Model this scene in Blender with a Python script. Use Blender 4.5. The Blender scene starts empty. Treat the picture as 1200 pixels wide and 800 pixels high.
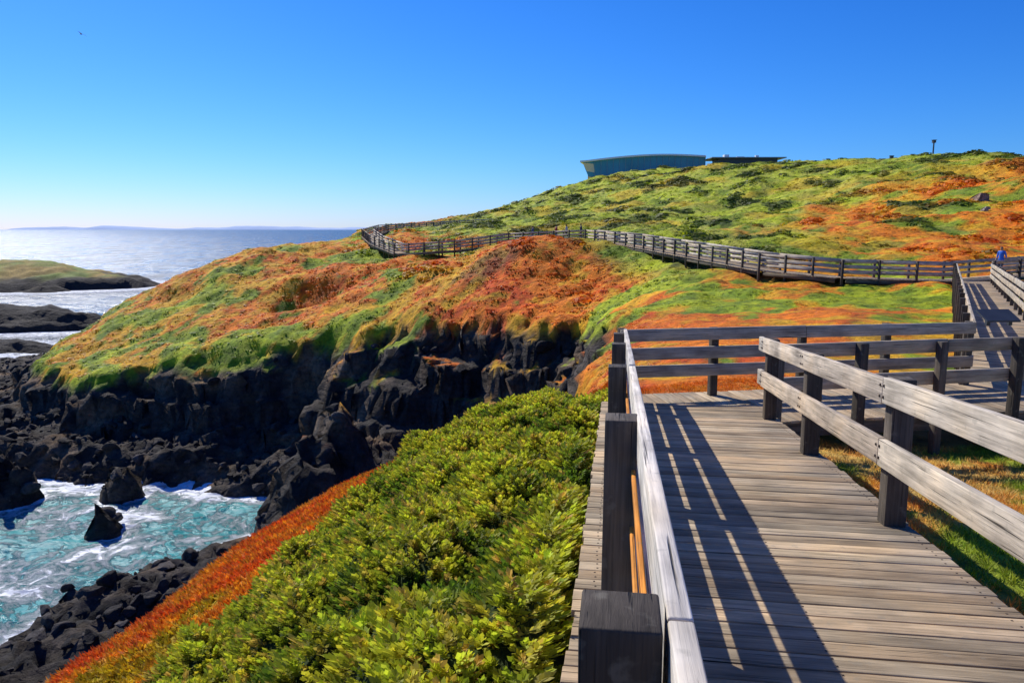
import bpy, math, random
import numpy as np
from mathutils import Vector, Matrix
random.seed(7); rng=np.random.default_rng(7)
ZC=20.0   # eye height above the sea
SCN=bpy.context.scene
COL=SCN.collection
# ---------------------------------------------------------------- noise
PERM=np.random.default_rng(3).permutation(4096)
def _h(ix,iy,s):
    return PERM[(PERM[(ix+s*131)&4095]+iy)&4095]
def gnoise(x,y,s=0):
    ix=np.floor(x).astype(np.int64); iy=np.floor(y).astype(np.int64)
    fx=x-ix; fy=y-iy
    ux=fx*fx*fx*(fx*(fx*6-15)+10); uy=fy*fy*fy*(fy*(fy*6-15)+10)
    def g(i,j,dx,dy):
        a=_h(i,j,s)*(2*math.pi/4096.0)
        return np.cos(a)*dx+np.sin(a)*dy
    n00=g(ix,iy,fx,fy); n10=g(ix+1,iy,fx-1,fy)
    n01=g(ix,iy+1,fx,fy-1); n11=g(ix+1,iy+1,fx-1,fy-1)
    return 1.5*((n00*(1-ux)+n10*ux)*(1-uy)+(n01*(1-ux)+n11*ux)*uy)
def fbm(x,y,o=4,s=0):
    v=0;a=.5
    for i in range(o):
        v=v+a*gnoise(x*2**i+17.3*i,y*2**i-9.1*i,s+i); a*=.5
    return v
def ridged(x,y,o=4,s=0):
    v=0;a=.5
    for i in range(o):
        v=v+a*(1-2*np.abs(gnoise(x*2**i+7.3*i,y*2**i-3.1*i,s+i))); a*=.5
    return v
def worley(x,y,s=0):
    ix=np.floor(x).astype(np.int64); iy=np.floor(y).astype(np.int64)
    best=np.full(np.shape(x),9.0)
    for i in (-1,0,1):
        for j in (-1,0,1):
            h1=_h(ix+i,iy+j,s)/4096.0; h2=_h(ix+i,iy+j,s+5)/4096.0
            dx=ix+i+h1-x; dy=iy+j+h2-y
            best=np.minimum(best,dx*dx+dy*dy)
    return np.sqrt(best)
def sstep(a,b,x):
    t=np.clip((x-a)/(b-a),0,1); return t*t*(3-2*t)
def sdist(x,y,poly):
    P=np.array(poly,float); n=len(P)
    d=np.full(x.shape,1e9); ins=np.zeros(x.shape,bool)
    for i in range(n):
        ax,ay=P[i]; bx,by=P[(i+1)%n]
        ex,ey=bx-ax,by-ay
        t=np.clip(((x-ax)*ex+(y-ay)*ey)/(ex*ex+ey*ey),0,1)
        dd=(x-ax-t*ex)**2+(y-ay-t*ey)**2
        d=np.minimum(d,dd)
        c=((ay>y)!=(by>y))
        xi=ax+(y-ay)*ex/(ey if abs(ey)>1e-9 else 1e-9)
        ins^=(c&(x<xi))
    d=np.sqrt(d)
    return np.where(ins,d,-d)
# ---------------------------------------------------------------- plan of the place (z relative to the eye)
CP=np.array([
(-5.8,8,-5.3),(-5.2,14,-5.9),(-4.1,17.5,-6.1),(-1,18.5,-5.5),(1.5,19,-4.5),(2,17.5,-4.0),(.65,14,-3.45),(-1.7,14.6,-4.45),
(-2.4,10,-4.1),(-4.1,7,-4.8),(.8,10,-2.9),(0,3,-2.15),(-.9,3.6,-2.6),(-3,3,-4.0),(-5.8,2,-5.0),(-6,-8,-4.6),(-1,-3,-2.0),(-3,-5,-3.2),(.3,6,-2.45),(-1.2,7,-3.2),
(2.6,22,-4.2),(3.8,29,-4.2),(5.5,40,-4.6),(6.5,47,-5.3),
(3,5,-2.45),(3,0,-2.0),(5,9,-3.05),(8,5,-2.6),(12,10,-3.1),(20,10,-3),(4,14,-3.4),(8,16,-3.5),(5,20,-3.5),(12,20,-3.5),(10,30,-3.5),
(20,30,-3.4),(7,30,-3.8),(25,25,-3.1),(25,38,-3.6),(35,45,-2.9),(16,44,-3.3),(14,38,-3.5),(9,40,-3.7),
(5,54,-6.2),(0,57,-6.2),(-6,60,-7.0),(-12,64,-8.0),(-20,66,-9.7),(-27,66,-11.0),(-38,67,-12.7),(-48,74,-13),(-52,82,-12.8),
(1.5,68,-1.3),(7,66,-1.7),(1,61,-4.4),(7,60,-4.0),(11,56,-3.4),(-5,70,-2.8),(-14.5,75,-5.2),(-23,80,-5.8),(-25,74,-7.8),(-13,85,-3.4),(-6,82,-2.9),(0,83,-2.0),
(-20.6,105,-1.6),(-22,130,-.8),(-33,95,-2.9),(-38,92,-4.6),(-44,86,-8.2),(-36,78,-9.2),(-43.7,76,-11.6),(-46,98,-8),(-40,112,-5),(-34,140,-3),(-30,105,-2.4),
(13,50,-3.2),(8.6,76,-1.8),(14,56,-2.7),
(76,110,10.6),(50,80,2.4),(43,95,2.9),(68.6,150,12.6),(36,125,3.8),(57,200,16.7),(18.3,160,4.7),(27.5,240,15.9),(0,230,6.2),(0,120,.6),(-17,210,1.8),(-40,220,.3),
(13.7,82,-.7),(20.5,62,-1.4),(34,60,-1.3),(45,260,17.6),(100,250,17),(150,200,15),(150,120,12.4),(0,320,5),(-40,320,-4),(200,50,10),(100,30,4),(60,10,0),(40,20,-2),(60,50,1),
(30,-12,-1),(10,-12,-1.8),(0,-12,-1.2),(100,180,15.4),(120,140,13)],float)
def _phi(r2): return np.sqrt(r2+6.0)
n=len(CP)
A=np.zeros((n+3,n+3)); 
dx=CP[:,None,0]-CP[None,:,0]; dy=CP[:,None,1]-CP[None,:,1]
A[:n,:n]=_phi(dx*dx+dy*dy); A[:n,:n]+=np.eye(n)*-0.15
A[:n,n]=1;A[:n,n+1]=CP[:,0];A[:n,n+2]=CP[:,1];A[n:,:n]=A[:n,n:].T
W=np.linalg.solve(A,np.concatenate([CP[:,2],[0,0,0]]))
def rbf(x,y):
    out=W[n]+W[n+1]*x+W[n+2]*y
    for i in range(n):
        out=out+W[i]*_phi((x-CP[i,0])**2+(y-CP[i,1])**2)
    return out
RIM=[(-6,-14),(-6.2,0),(-6.3,8),(-5.6,14),(-4.3,17.8),(-1,19),(1.5,19.6),(2.5,22),(3.6,29),(5.3,40),(6.3,47),(5,53.5),(0,56.5),(-6,59.5),(-12,63),(-20,65.5),
(-27,65.5),(-38,66.5),(-48,73),(-52,82),(-50,92),(-46,105),(-40,120),(-36,140),(-38,180),(-52,260),(-45,420),(900,420),(900,-60),(-6,-60)]
SHELF=[(-22,-60),(-22,5),(-23.5,20),(-24,29),(-22.8,35),(-20.5,39),(-15.8,42),(-14,47),(-14.5,51),(-18,54.5),(-30,57),(-42,58),(-60,60),(-72,75),(-77,95),(-66,108),(-55,114),(-44,128),(0,128),(30,40),(30,-60)]
BUSH=[(-.75,-6),(.2,0),(.7,3),(1.6,10),(1.75,13.2),(.75,15),(-1.4,15.2),(-2.0,12.7),(-2.35,10),(-2.95,7.0),(-3.75,4),(-4.4,-6)]
# ---- boardwalks: centre line (x,y,deck z), half width
AD=np.array([.1416,.9899]); AR=np.array([.9899,-.1416])
def apt(s,t,h=0.0): 
    p=AD*s+AR*t
    return Vector((p[0],p[1],ZC-1.70-.08*s+h))
PATHS={
'A':([tuple(apt(-6,.97)),tuple(apt(10.9,.97))],1.2),
'B':([(2.3,10.86,ZC-2.64),(9.4,12.03,ZC-2.64)],.98),
'C':([(8.3,11.4,ZC-2.66),(26.9,43.2,ZC-3.0)],.95),
'D':([(48,52,ZC-1.9),(34,46.5,ZC-2.7),(26,43.6,ZC-3.0),(19.5,44,ZC-2.85),(16.3,47,ZC-2.6),(13.9,56,ZC-2.1),(11,67,ZC-1.5),(8.0,75,ZC-1.15),(0,81,ZC-1.5),(-6,82,ZC-2.3),(-12.7,85,ZC-2.8),(-17,94,ZC-1.9),(-20.6,107,ZC-1.1),(-22,128,ZC-.4),(-14,140,ZC+.2),(-2,150,ZC+1.0)],.95)}
def path_near(x,y):
    bd=np.full(x.shape,1e9); bz=np.zeros(x.shape)
    for k,(P,hw) in PATHS.items():
        for i in range(len(P)-1):
            a=P[i];b=P[i+1]; ex,ey=b[0]-a[0],b[1]-a[1]
            t=np.clip(((x-a[0])*ex+(y-a[1])*ey)/(ex*ex+ey*ey),0,1)
            d=np.sqrt((x-a[0]-t*ex)**2+(y-a[1]-t*ey)**2)-hw
            z=a[2]+t*(b[2]-a[2])
            m=d<bd; bd=np.where(m,d,bd); bz=np.where(m,z,bz)
    return bd,bz
def ground(x,y):
    """height (absolute), rim distance, bush mask"""
    x=np.asarray(x,float); y=np.asarray(y,float)
    top=rbf(x,y)
    d0=sdist(x,y,RIM)
    far=sstep(20,50,np.hypot(x,y))
    d=d0+(.5+.9*far)*2*fbm(x/7,y/7,3,11)+(.3+.3*far)*2*fbm(x/1.9,y/1.9,3,12)
    hill=sstep(55,90,y+.5*np.maximum(x-20,0))*sstep(-25,10,x)
    top=top+.12*fbm(x/2.5,y/2.5,4,1)+far*1.2*fbm(x/9,y/9,4,2)+hill*(2.2*fbm(x/22,y/22,4,3)+1.0*fbm(x/6,y/6,3,33))
    top=top+far*(1-hill)*.6*(fbm(x/3.1,y/3.1,3,4))
    top=top-1.5*np.exp(-((x+21.5+.5*(y-76))**2/30+(y-76.0)**2/6))+1.0*np.exp(-((x+21)**2/40+(y-80)**2/12))+.9*np.exp(-((x+33)**2/30+(y-88)**2/40))
    bm=sstep(-.15,.25,sdist(x,y,BUSH)+.5*fbm(x/1.2,y/1.2,3,21))
    l1=np.clip(1-worley(x/.95,y/.95,31),0,1); l2=np.clip(1-worley(x/.36,y/.36,32),0,1)
    top=top+bm*(.02+.46*l1+.18*l2-.19)
    pd,pz=path_near(x,y)
    lim=pz-ZC-.32+np.maximum(0,pd-.05)*np.where((x<2.0)&(y<14),3.0,1.0)
    top=np.minimum(top,np.where(pd<3,lim,1e9))
    top=top-.10*np.clip(2.2-d,0,2.2)**2*(d>0)-.10*2.2**2*(d<=0)
    t=np.maximum(-d,0)
    k=2.6-1.3*sstep(24,50,y)
    cr=ridged(x/7,y/7,5,41); cr2=ridged(x/1.8,y/1.8,4,42)
    cm=sstep(0,2.5,t)
    zc=top-k*t+cm*(2.6*cr+.6*cr2-.8)
    w=.8*fbm(x/8,y/8,3,51); S=2.5
    q=zc/S+w; f=q-np.floor(q)
    q2=np.floor(q)+sstep(.5,.85,f)*.85+.15*f
    zc=np.where(t>0,zc*(1-cm*.9)+cm*.9*(S*(q2-w)),zc)
    dS=sdist(x,y,SHELF)+2.4*fbm(x/6,y/6,4,61)
    rk=ridged(x/6,y/6,5,62); rk2=ridged(x/1.5,y/1.5,4,63)
    zs=-19.0+1.6*rk+.6*rk2-np.maximum(0,1.5-dS)*1.1
    zs=zs+sstep(-17,-10,x)*sstep(22,34,y)*1.8*(.5+.6*rk)
    zs=zs+5.2*np.exp(-((x+12.5)**2/13+(y-46.5)**2/18))*(.65+.5*rk)
    zs=np.where(dS>-6,zs,-26)
    # detached stacks in the surf
    for (sx_,sy_,hh,ra) in ((-37,52.5,7.6,2.6),(-29.5,53.5,7.2,2.0),(-27,47,6.8,1.4)):
        zs=np.maximum(zs,-26+hh*np.exp(-(((x-sx_)**2+(y-sy_)**2)/(ra*ra))**1.5)*(1.0+.35*rk2))
    z=np.maximum(np.maximum(zc,zs),-26)
    rock=sstep(.25,.9,t+.5*fbm(x/1.5,y/1.5,3,71))
    return z+ZC,d,bm,rock,zc+ZC
# ---------------------------------------------------------------- colours
C=lambda *a: np.array(a,float)
ORR=C(.66,.085,.003);ORA=C(.82,.21,.004);GOL=C(.74,.39,.010);GRN=C(.18,.26,.007);BGR=C(.42,.48,.010);DGR=C(.05,.085,.010);STR=C(.58,.51,.09);BRN=C(.16,.08,.03)
def mix(a,b,t): 
    t=np.asarray(t)[:,None]; return a*(1-t)+b*t
def veg_colour(x,y):
    one=np.ones((len(x),1))
    n1=fbm(x/7,y/7,4,81); n2=fbm(x/2.2,y/2.2,4,82); n3=fbm(x/.7,y/.7,3,83); n4=fbm(x/14,y/14,3,84)
    hill=sstep(0,12,y-(46+ .0*x)-np.where(x<12,(12-x)*2.6,0))*sstep(-30,-10,x)
    dr=sdist(x,y,RIM)
    g=mix(one*GRN,BGR,sstep(-.35,.2,n2+n3*.4))
    o=mix(one*ORR,ORA,sstep(-.25,.2,n1+n3*.5)); o=mix(o,one*GOL,sstep(-.08,.30,n2+.3*n3+.6*n4+.12*sstep(-15,-30,x)))
    bias=.22*np.ones(len(x))
    bias=bias+.5*np.exp(-((x-2)**2/200+(y-62)**2/50))
    bias=bias-.55*np.exp(-((x-20)**2/90+(y-37)**2/30))-.4*np.exp(-((x-10)**2/30+(y-52)**2/20))
    bias=bias-.45*np.exp(-((x+13)**2/60+(y-88)**2/60))-.5*np.exp(-((x+20)**2/40+(y-125)**2/400))
    bias=bias-.20*np.exp(-((x+38)**2/120+(y-76)**2/60))+.2*sstep(30,15,y)
    bias=bias-.26*sstep(4.5,1.0,dr)*sstep(50,58,y)*sstep(0,-8,x)
    om=sstep(-.07,.08,n1*1.2+n2*.75+bias-.03)
    low=mix(g,o,om)
    low=mix(low,one*BRN,.6*sstep(.35,.7,np.exp(-((x+2)**2/14+(y-66)**2/5))+.5*n3))
    hg=mix(one*GRN,BGR,sstep(-.3,.12,n1+n3*.25)); hg=mix(hg,one*STR,sstep(-.05,.3,n2+.5*n4)*.55)
    hg=mix(hg,one*GOL,sstep(.12,.28,fbm(x/14,y/18,3,88))*.45)
    hg=mix(hg,one*DGR,sstep(.12,.24,fbm(x/6,y/11,4,85))*.8)
    ho=mix(one*ORR,ORA,sstep(-.35,.05,n1+n3*.4)); ho=mix(ho,GOL,sstep(-.05,.3,n2))
    hb=sstep(.34,.48,x/np.maximum(y,1)+.35*n4)*sstep(125,92,y)
    hc=mix(hg,ho,hb*sstep(-.12,.05,n1+n4*.6+n2*.3+.10)*.95)
    c=mix(low,hc,hill)
    rf=sstep(17,12,y)*sstep(1.5,2.5,x)
    gg=mix(one*C(.84,.36,.05),C(.84,.55,.14),sstep(-.2,.2,n3+n1)); gg=mix(gg,one*C(.30,.38,.02),sstep(-.08,.15,n2+.4*n3+.02*(x-5)))
    c=mix(c,gg,rf)
    st=sstep(20,17,y)*sstep(2.2,1.6,x)
    so=mix(one*C(.88,.18,.014),C(.92,.36,.02),sstep(-.3,.15,n3+n2)); so=mix(so,BGR,sstep(.15,.4,n2+.5*n3)*.6)
    c=mix(c,so,st)
    return c
def terrain_colour(x,y,z,d,bm,rock,slope):
    c=veg_colour(x,y)
    one=np.ones((len(x),1))
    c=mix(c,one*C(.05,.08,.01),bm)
    r=mix(one*C(.030,.027,.025),C(.11,.088,.070),sstep(-.3,.5,fbm(x/2,y/2+z/1.5,4,91)))
    r=mix(r,one*C(.28,.18,.10),sstep(.03,.38,fbm(x/5,y/5+z/4,3,92))*.65)
    led=rock*sstep(1.3,.7,slope)*sstep(-14,-11.5,z-ZC)*sstep(-.05,.15,fbm(x/2.5,y/2.5,3,93)+.05)
    rr=np.clip(rock-led*.9,0,1)
    rr=np.maximum(rr,sstep(2.0,2.8,slope)*(d<2)*(np.hypot(x,y)>25))
    pd,_=path_near(x,y)
    c=mix(c,one*C(.10,.085,.04),sstep(.0,-.4,pd)*.7)
    return mix(c,r,rr),rr
# ---------------------------------------------------------------- helpers
def npmesh(name,verts,faces,cols=None,mat=None,smooth=False,extra=None,uv=None):
    me=bpy.data.meshes.new(name); k=faces.shape[1]
    me.vertices.add(len(verts)); me.vertices.foreach_set('co',np.ascontiguousarray(verts,dtype=np.float32).ravel())
    me.loops.add(faces.size); me.loops.foreach_set('vertex_index',np.ascontiguousarray(faces,dtype=np.int32).ravel())
    me.polygons.add(len(faces)); me.polygons.foreach_set('loop_start',np.arange(0,faces.size,k,dtype=np.int32))
    me.update(calc_edges=True)
    if smooth: me.polygons.foreach_set('use_smooth',np.ones(len(faces),bool))
    for nm,cc in ([('Col',cols)] if cols is not None else [])+(extra or []):
        a=me.color_attributes.new(nm,'FLOAT_COLOR','POINT')
        c4=np.ones((len(verts),4),np.float32); c4[:,:cc.shape[1]]=cc; a.data.foreach_set('color',c4.ravel())
    if uv is not None:
        u=me.uv_layers.new(name='UVMap'); u.data.foreach_set('uv',np.asarray(uv,np.float32).ravel())
    if mat: me.materials.append(mat)
    ob=bpy.data.objects.new(name,me); COL.objects.link(ob); return ob
def gridfaces(nx,ny):
    i=np.arange(nx*ny).reshape(ny,nx)
    return np.stack([i[:-1,:-1].ravel(),i[:-1,1:].ravel(),i[1:,1:].ravel(),i[1:,:-1].ravel()],1)
def lines(*segs):
    out=[]
    for a,b,s in segs: out.append(np.arange(a,b-1e-6,s))
    out.append([segs[-1][1]]); return np.concatenate(out)
def newmat(name):
    m=bpy.data.materials.new(name); m.use_nodes=True; nt=m.node_tree; nt.nodes.clear()
    return m,nt
def N(nt,t,**kw):
    nd=nt.nodes.new(t)
    for k,v in kw.items():
        if k.startswith('i_'):
            nd.inputs[k[2:].replace('_',' ')].default_value=v
        else: setattr(nd,k,v)
    return nd
def L(nt,a,b): nt.links.new(a,b)
def ramp(nt,fac,stops):
    r=N(nt,'ShaderNodeValToRGB'); e=r.color_ramp.elements
    while len(e)<len(stops): e.new(.5)
    for i,(p,c) in enumerate(stops):
        e[i].position=p; e[i].color=(c,c,c,1) if not hasattr(c,'__len__') else (*c,1)
    L(nt,fac,r.inputs[0]); return r
def mulcol(nt,a,b,fac=1.0,mode='MULTIPLY'):
    m=N(nt,'ShaderNodeMix',data_type='RGBA',blend_type=mode); m.inputs[0].default_value=fac
    L(nt,a,m.inputs[6]); L(nt,b,m.inputs[7]); return m.outputs[2]
def simple_mat(name,col,rough=.7,metal=0,noise=.25,scale=6,bump=.0):
    m,nt=newmat(name); o=N(nt,'ShaderNodeOutputMaterial'); p=N(nt,'ShaderNodeBsdfPrincipled')
    p.inputs['Roughness'].default_value=rough; p.inputs['Metallic'].default_value=metal
    tc=N(nt,'ShaderNodeTexCoord'); nz=N(nt,'ShaderNodeTexNoise',i_Scale=scale,i_Detail=6.0); L(nt,tc.outputs['Object'],nz.inputs['Vector'])
    r=ramp(nt,nz.outputs[0],[(.3,1-noise),(.7,1+noise*.3)])
    c=N(nt,'ShaderNodeRGB'); c.outputs[0].default_value=(*col,1)
    L(nt,mulcol(nt,c.outputs[0],r.outputs[0]),p.inputs['Base Color'])
    if bump:
        b=N(nt,'ShaderNodeBump',i_Strength=bump,i_Distance=.05); L(nt,nz.outputs[0],b.inputs['Height']); L(nt,b.outputs[0],p.inputs['Normal'])
    L(nt,p.outputs[0],o.inputs[0]); return m
def terrain_mat(name='terrain_surface'):
    m,nt=newmat(name); o=N(nt,'ShaderNodeOutputMaterial'); p=N(nt,'ShaderNodeBsdfPrincipled'); p.inputs['Roughness'].default_value=.85
    p.inputs['Specular IOR Level'].default_value=.25
    a=N(nt,'ShaderNodeVertexColor',layer_name='Col'); k=N(nt,'ShaderNodeVertexColor',layer_name='Rock')
    g=N(nt,'ShaderNodeNewGeometry')
    n1=N(nt,'ShaderNodeTexNoise',i_Scale=2.3,i_Detail=9.0,i_Roughness=.7); L(nt,g.outputs['Position'],n1.inputs['Vector'])
    n2=N(nt,'ShaderNodeTexNoise',i_Scale=.45,i_Detail=8.0,i_Roughness=.65); L(nt,g.outputs['Position'],n2.inputs['Vector'])
    v=N(nt,'ShaderNodeTexVoronoi',i_Scale=1.3); v.feature='F1'
    mp=N(nt,'ShaderNodeMapping'); mp.inputs['Scale'].default_value=(.8,.8,2.2); L(nt,g.outputs['Position'],mp.inputs[0])
    nw=N(nt,'ShaderNodeVectorMath',operation='MULTIPLY_ADD'); L(nt,n1.outputs['Color'],nw.inputs[0]); nw.inputs[1].default_value=(1.4,1.4,1.4); L(nt,mp.outputs[0],nw.inputs[2])
    L(nt,nw.outputs[0],v.inputs['Vector'])
    r1=ramp(nt,n1.outputs[0],[(.32,.42),(.5,1.0),(.68,1.4)])
    r2=ramp(nt,n2.outputs[0],[(.32,.68),(.68,1.25)])
    c=mulcol(nt,mulcol(nt,a.outputs[0],r1.outputs[0]),r2.outputs[0]); L(nt,c,p.inputs['Base Color'])
    hv=N(nt,'ShaderNodeMath',operation='MULTIPLY_ADD'); L(nt,v.outputs['Distance'],hv.inputs[0]); hv.inputs[1].default_value=.8; L(nt,n1.outputs[0],hv.inputs[2])
    hg=N(nt,'ShaderNodeMath',operation='MULTIPLY'); L(nt,n1.outputs[0],hg.inputs[0]); hg.inputs[1].default_value=.75
    mx=N(nt,'ShaderNodeMix',data_type='FLOAT'); L(nt,k.outputs[0],mx.inputs[0]); L(nt,hg.outputs[0],mx.inputs[2]); L(nt,hv.outputs[0],mx.inputs[3])
    b=N(nt,'ShaderNodeBump',i_Strength=.9,i_Distance=.4); L(nt,mx.outputs[0],b.inputs['Height']); L(nt,b.outputs[0],p.inputs['Normal'])
    L(nt,p.outputs[0],o.inputs[0]); return m
MT=terrain_mat()
# ---------------------------------------------------------------- terrain
X=lines((-110,-60,1.0),(-60,-8,.3),(-8,14,.16),(14,45,.35),(45,130,1.2),(130,420,8))
Y=lines((-40,-4,1.5),(-4,22,.16),(22,95,.3),(95,150,.8),(150,330,2.0))
GX,GY=np.meshgrid(X,Y); gx=GX.ravel(); gy=GY.ravel()
gz,gd,gb,gr,_=ground(gx,gy)
Zg=gz.reshape(GX.shape)
sy=np.gradient(Zg,Y,axis=0); sx=np.gradient(Zg,X,axis=1); slope=np.hypot(sx,sy).ravel()
tc,rr=terrain_colour(gx,gy,gz,gd,gb,gr,slope)
rx=rr*.6*fbm(gx/1.5+gz/1.7,gy/1.5,3,101)*2*sstep(.4,1.5,slope); ry=rr*.6*fbm(gy/1.5+gz/1.3,gx/1.5,3,102)*2*sstep(.4,1.5,slope)
tv=np.stack([gx+rx,gy+ry,gz],1)
terrain=npmesh('coastal_terrain',tv,gridfaces(len(X),len(Y)),tc,MT,True,extra=[('Rock',np.repeat(rr[:,None],3,1))])
# ---------------------------------------------------------------- sea
SX=lines((-16000,-4000,4000),(-4000,-600,400),(-600,-280,20),(-280,-120,2.5),(-120,0,.5),(0,30,5),(30,600,60),(600,4000,600),(4000,16000,4000))
SY=lines((-2000,-20,300),(-20,10,3),(10,120,.5),(120,330,2.5),(330,400,10),(400,2000,80),(2000,18000,1600))
AX,AY=np.meshgrid(SX,SY); ax=AX.ravel(); ay=AY.ravel()
near=(ax>-125)&(ax<5)&(ay>5)&(ay<125)
foam=np.zeros(len(ax)); turq=np.zeros(len(ax)); wz=np.zeros(len(ax))
ISL=[(-185,262,62,34),(-104,152,32,11),(-86,122,15,6),(-78,108,9,4)]
for (cx,cy,ra,rb) in ISL:
    q=np.sqrt(((ax-cx)/(ra+4))**2+((ay-cy)/(rb+4))**2)
    foam=np.maximum(foam,.85*sstep(1.35,.95,q))
hz,_,_,_,_=ground(ax[near],ay[near])
xx=ax[near];yy=ay[near]
foam[near]=np.maximum(foam[near],sstep(-4.5,-1.0,hz)*1.05)
turq[near]=sstep(-60,-30,xx)*sstep(60,54,yy)
cove=sstep(-70,-50,xx)*sstep(62,54,yy)
foam[near]=np.maximum(foam[near],cove*(.50+1.1*fbm(xx/6,yy/6,4,5)))
foam[near]=np.maximum(foam[near],sstep(-60,-72,xx)*(.45+.9*fbm(xx/9,yy/9,3,15)))
wz[near]=(.6*fbm(xx/5,yy/3.5,4,6)+.2*fbm(xx/1.2,yy/1.2,3,7))*sstep(0,10,np.minimum(xx+120,125-yy))
def sea_mat():
    m,nt=newmat('sea_water'); o=N(nt,'ShaderNodeOutputMaterial'); p=N(nt,'ShaderNodeBsdfPrincipled')
    g=N(nt,'ShaderNodeNewGeometry'); a=N(nt,'ShaderNodeVertexColor',layer_name='Col'); s=N(nt,'ShaderNodeSeparateColor'); L(nt,a.outputs[0],s.inputs[0])
    wn=N(nt,'ShaderNodeTexNoise',i_Scale=.5,i_Detail=5.0); L(nt,g.outputs['Position'],wn.inputs['Vector'])
    wv=N(nt,'ShaderNodeVectorMath',operation='MULTIPLY_ADD'); L(nt,wn.outputs['Color'],wv.inputs[0]); wv.inputs[1].default_value=(2.6,2.6,0); L(nt,g.outputs['Position'],wv.inputs[2])
    f1=N(nt,'ShaderNodeTexNoise',i_Scale=.8,i_Detail=12.0,i_Roughness=.8); L(nt,wv.outputs[0],f1.inputs['Vector'])
    v=N(nt,'ShaderNodeTexVoronoi',i_Scale=.9); v.feature='DISTANCE_TO_EDGE'; L(nt,wv.outputs[0],v.inputs['Vector'])
    lace=ramp(nt,v.outputs['Distance'],[(.0,.10),(.2,0.0)])
    ad=N(nt,'ShaderNodeMath',operation='ADD'); L(nt,f1.outputs[0],ad.inputs[0]); L(nt,lace.outputs[0],ad.inputs[1])
    ad2=N(nt,'ShaderNodeMath',operation='MULTIPLY_ADD'); L(nt,s.outputs[0],ad2.inputs[0]); ad2.inputs[1].default_value=.34; L(nt,ad.outputs[0],ad2.inputs[2])
    fm=ramp(nt,ad2.outputs[0],[(.66,0.0),(.74,.55),(.84,1.0)])
    deep=N(nt,'ShaderNodeRGB'); deep.outputs[0].default_value=(.012,.045,.09,1)
    tq=N(nt,'ShaderNodeRGB'); tq.outputs[0].default_value=(.015,.27,.28,1)
    c1=N(nt,'ShaderNodeMix',data_type='RGBA'); L(nt,s.outputs[1],c1.inputs[0]); L(nt,deep.outputs[0],c1.inputs[6]); L(nt,tq.outputs[0],c1.inputs[7])
    c2=N(nt,'ShaderNodeMix',data_type='RGBA'); L(nt,fm.outputs[0],c2.inputs[0]); L(nt,c1.outputs[2],c2.inputs[6]); c2.inputs[7].default_value=(.84,.87,.87,1)
    L(nt,c2.outputs[2],p.inputs['Base Color'])
    ms=N(nt,'ShaderNodeMapping'); ms.inputs['Scale'].default_value=(.05,.018,1); ms.inputs['Rotation'].default_value=(0,0,.15); L(nt,g.outputs['Position'],ms.inputs[0])
    st=N(nt,'ShaderNodeTexNoise',i_Scale=1.0,i_Detail=14.0,i_Roughness=.85); L(nt,ms.outputs[0],st.inputs['Vector'])
    sr=ramp(nt,st.outputs[0],[(.41,.16),(.52,.34),(.61,.60)])
    rg=N(nt,'ShaderNodeMix',data_type='FLOAT'); L(nt,fm.outputs[0],rg.inputs[0]); L(nt,sr.outputs[0],rg.inputs[2]); rg.inputs[3].default_value=.8; L(nt,rg.outputs[0],p.inputs['Roughness'])
    p.inputs['IOR'].default_value=1.33
    mp=N(nt,'ShaderNodeMapping'); mp.inputs['Scale'].default_value=(.7,1.2,1); mp.inputs['Rotation'].default_value=(0,0,.5); L(nt,g.outputs['Position'],mp.inputs[0])
    b1=N(nt,'ShaderNodeTexNoise',i_Scale=1.3,i_Detail=8.0,i_Roughness=.6); L(nt,mp.outputs[0],b1.inputs['Vector'])
    b2=N(nt,'ShaderNodeTexNoise',i_Scale=.09,i_Detail=5.0,i_Roughness=.6); L(nt,mp.outputs[0],b2.inputs['Vector'])
    bb=N(nt,'ShaderNodeMath',operation='MULTIPLY_ADD'); L(nt,b2.outputs[0],bb.inputs[0]); bb.inputs[1].default_value=12; L(nt,b1.outputs[0],bb.inputs[2])
    bb2=N(nt,'ShaderNodeMath',operation='ADD'); L(nt,bb.outputs[0],bb2.inputs[0]); L(nt,fm.outputs[0],bb2.inputs[1])
    b=N(nt,'ShaderNodeBump',i_Strength=1.0,i_Distance=.26); L(nt,bb2.outputs[0],b.inputs['Height']); L(nt,b.outputs[0],p.inputs['Normal'])
    L(nt,p.outputs[0],o.inputs[0]); return m
npmesh('sea',np.stack([ax,ay,wz],1),gridfaces(len(SX),len(SY)),np.stack([foam,turq,foam*0],1),sea_mat(),True)
# ---------------------------------------------------------------- islets and far coast
def islet(name,cx,cy,rx_,ry_,h,seed,green,rot=0,jag=1.0):
    nx,ny=150,70
    u=np.linspace(-1.3,1.3,nx); v=np.linspace(-1.4,1.4,ny); U,V=np.meshgrid(u,v); U=U.ravel();V=V.ravel()
    x=U*rx_; y=V*ry_
    r=np.sqrt(U*U+V*V)+.35*fbm(U*2+seed,V*2,4,seed)
    z=h*(sstep(1,.15,r)*.75+sstep(.95,.8,r)*.25)+jag*.25*h*ridged(x/9+seed,y/9,4,seed)*sstep(1.1,.7,r)-1.0
    z=np.where(r>1.1,-3,z)
    rock=sstep(.62,.80,r+.2*fbm(x/10,y/10,3,seed+1)) if green else np.ones(len(x))
    one=np.ones((len(x),1))
    c=mix(mix(one*C(.20,.26,.04),C(.36,.24,.05),sstep(-.2,.2,fbm(x/14,y/14,3,seed+2))),one*C(.035,.03,.027),rock)
    return npmesh(name,np.stack([x+cx,y+cy,z],1),gridfaces(nx,ny),c,MT,True,extra=[('Rock',np.repeat(rock[:,None],3,1))])
islet('rocky_island',-185,262,62,34,9.0,5,True,jag=.6)
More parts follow.
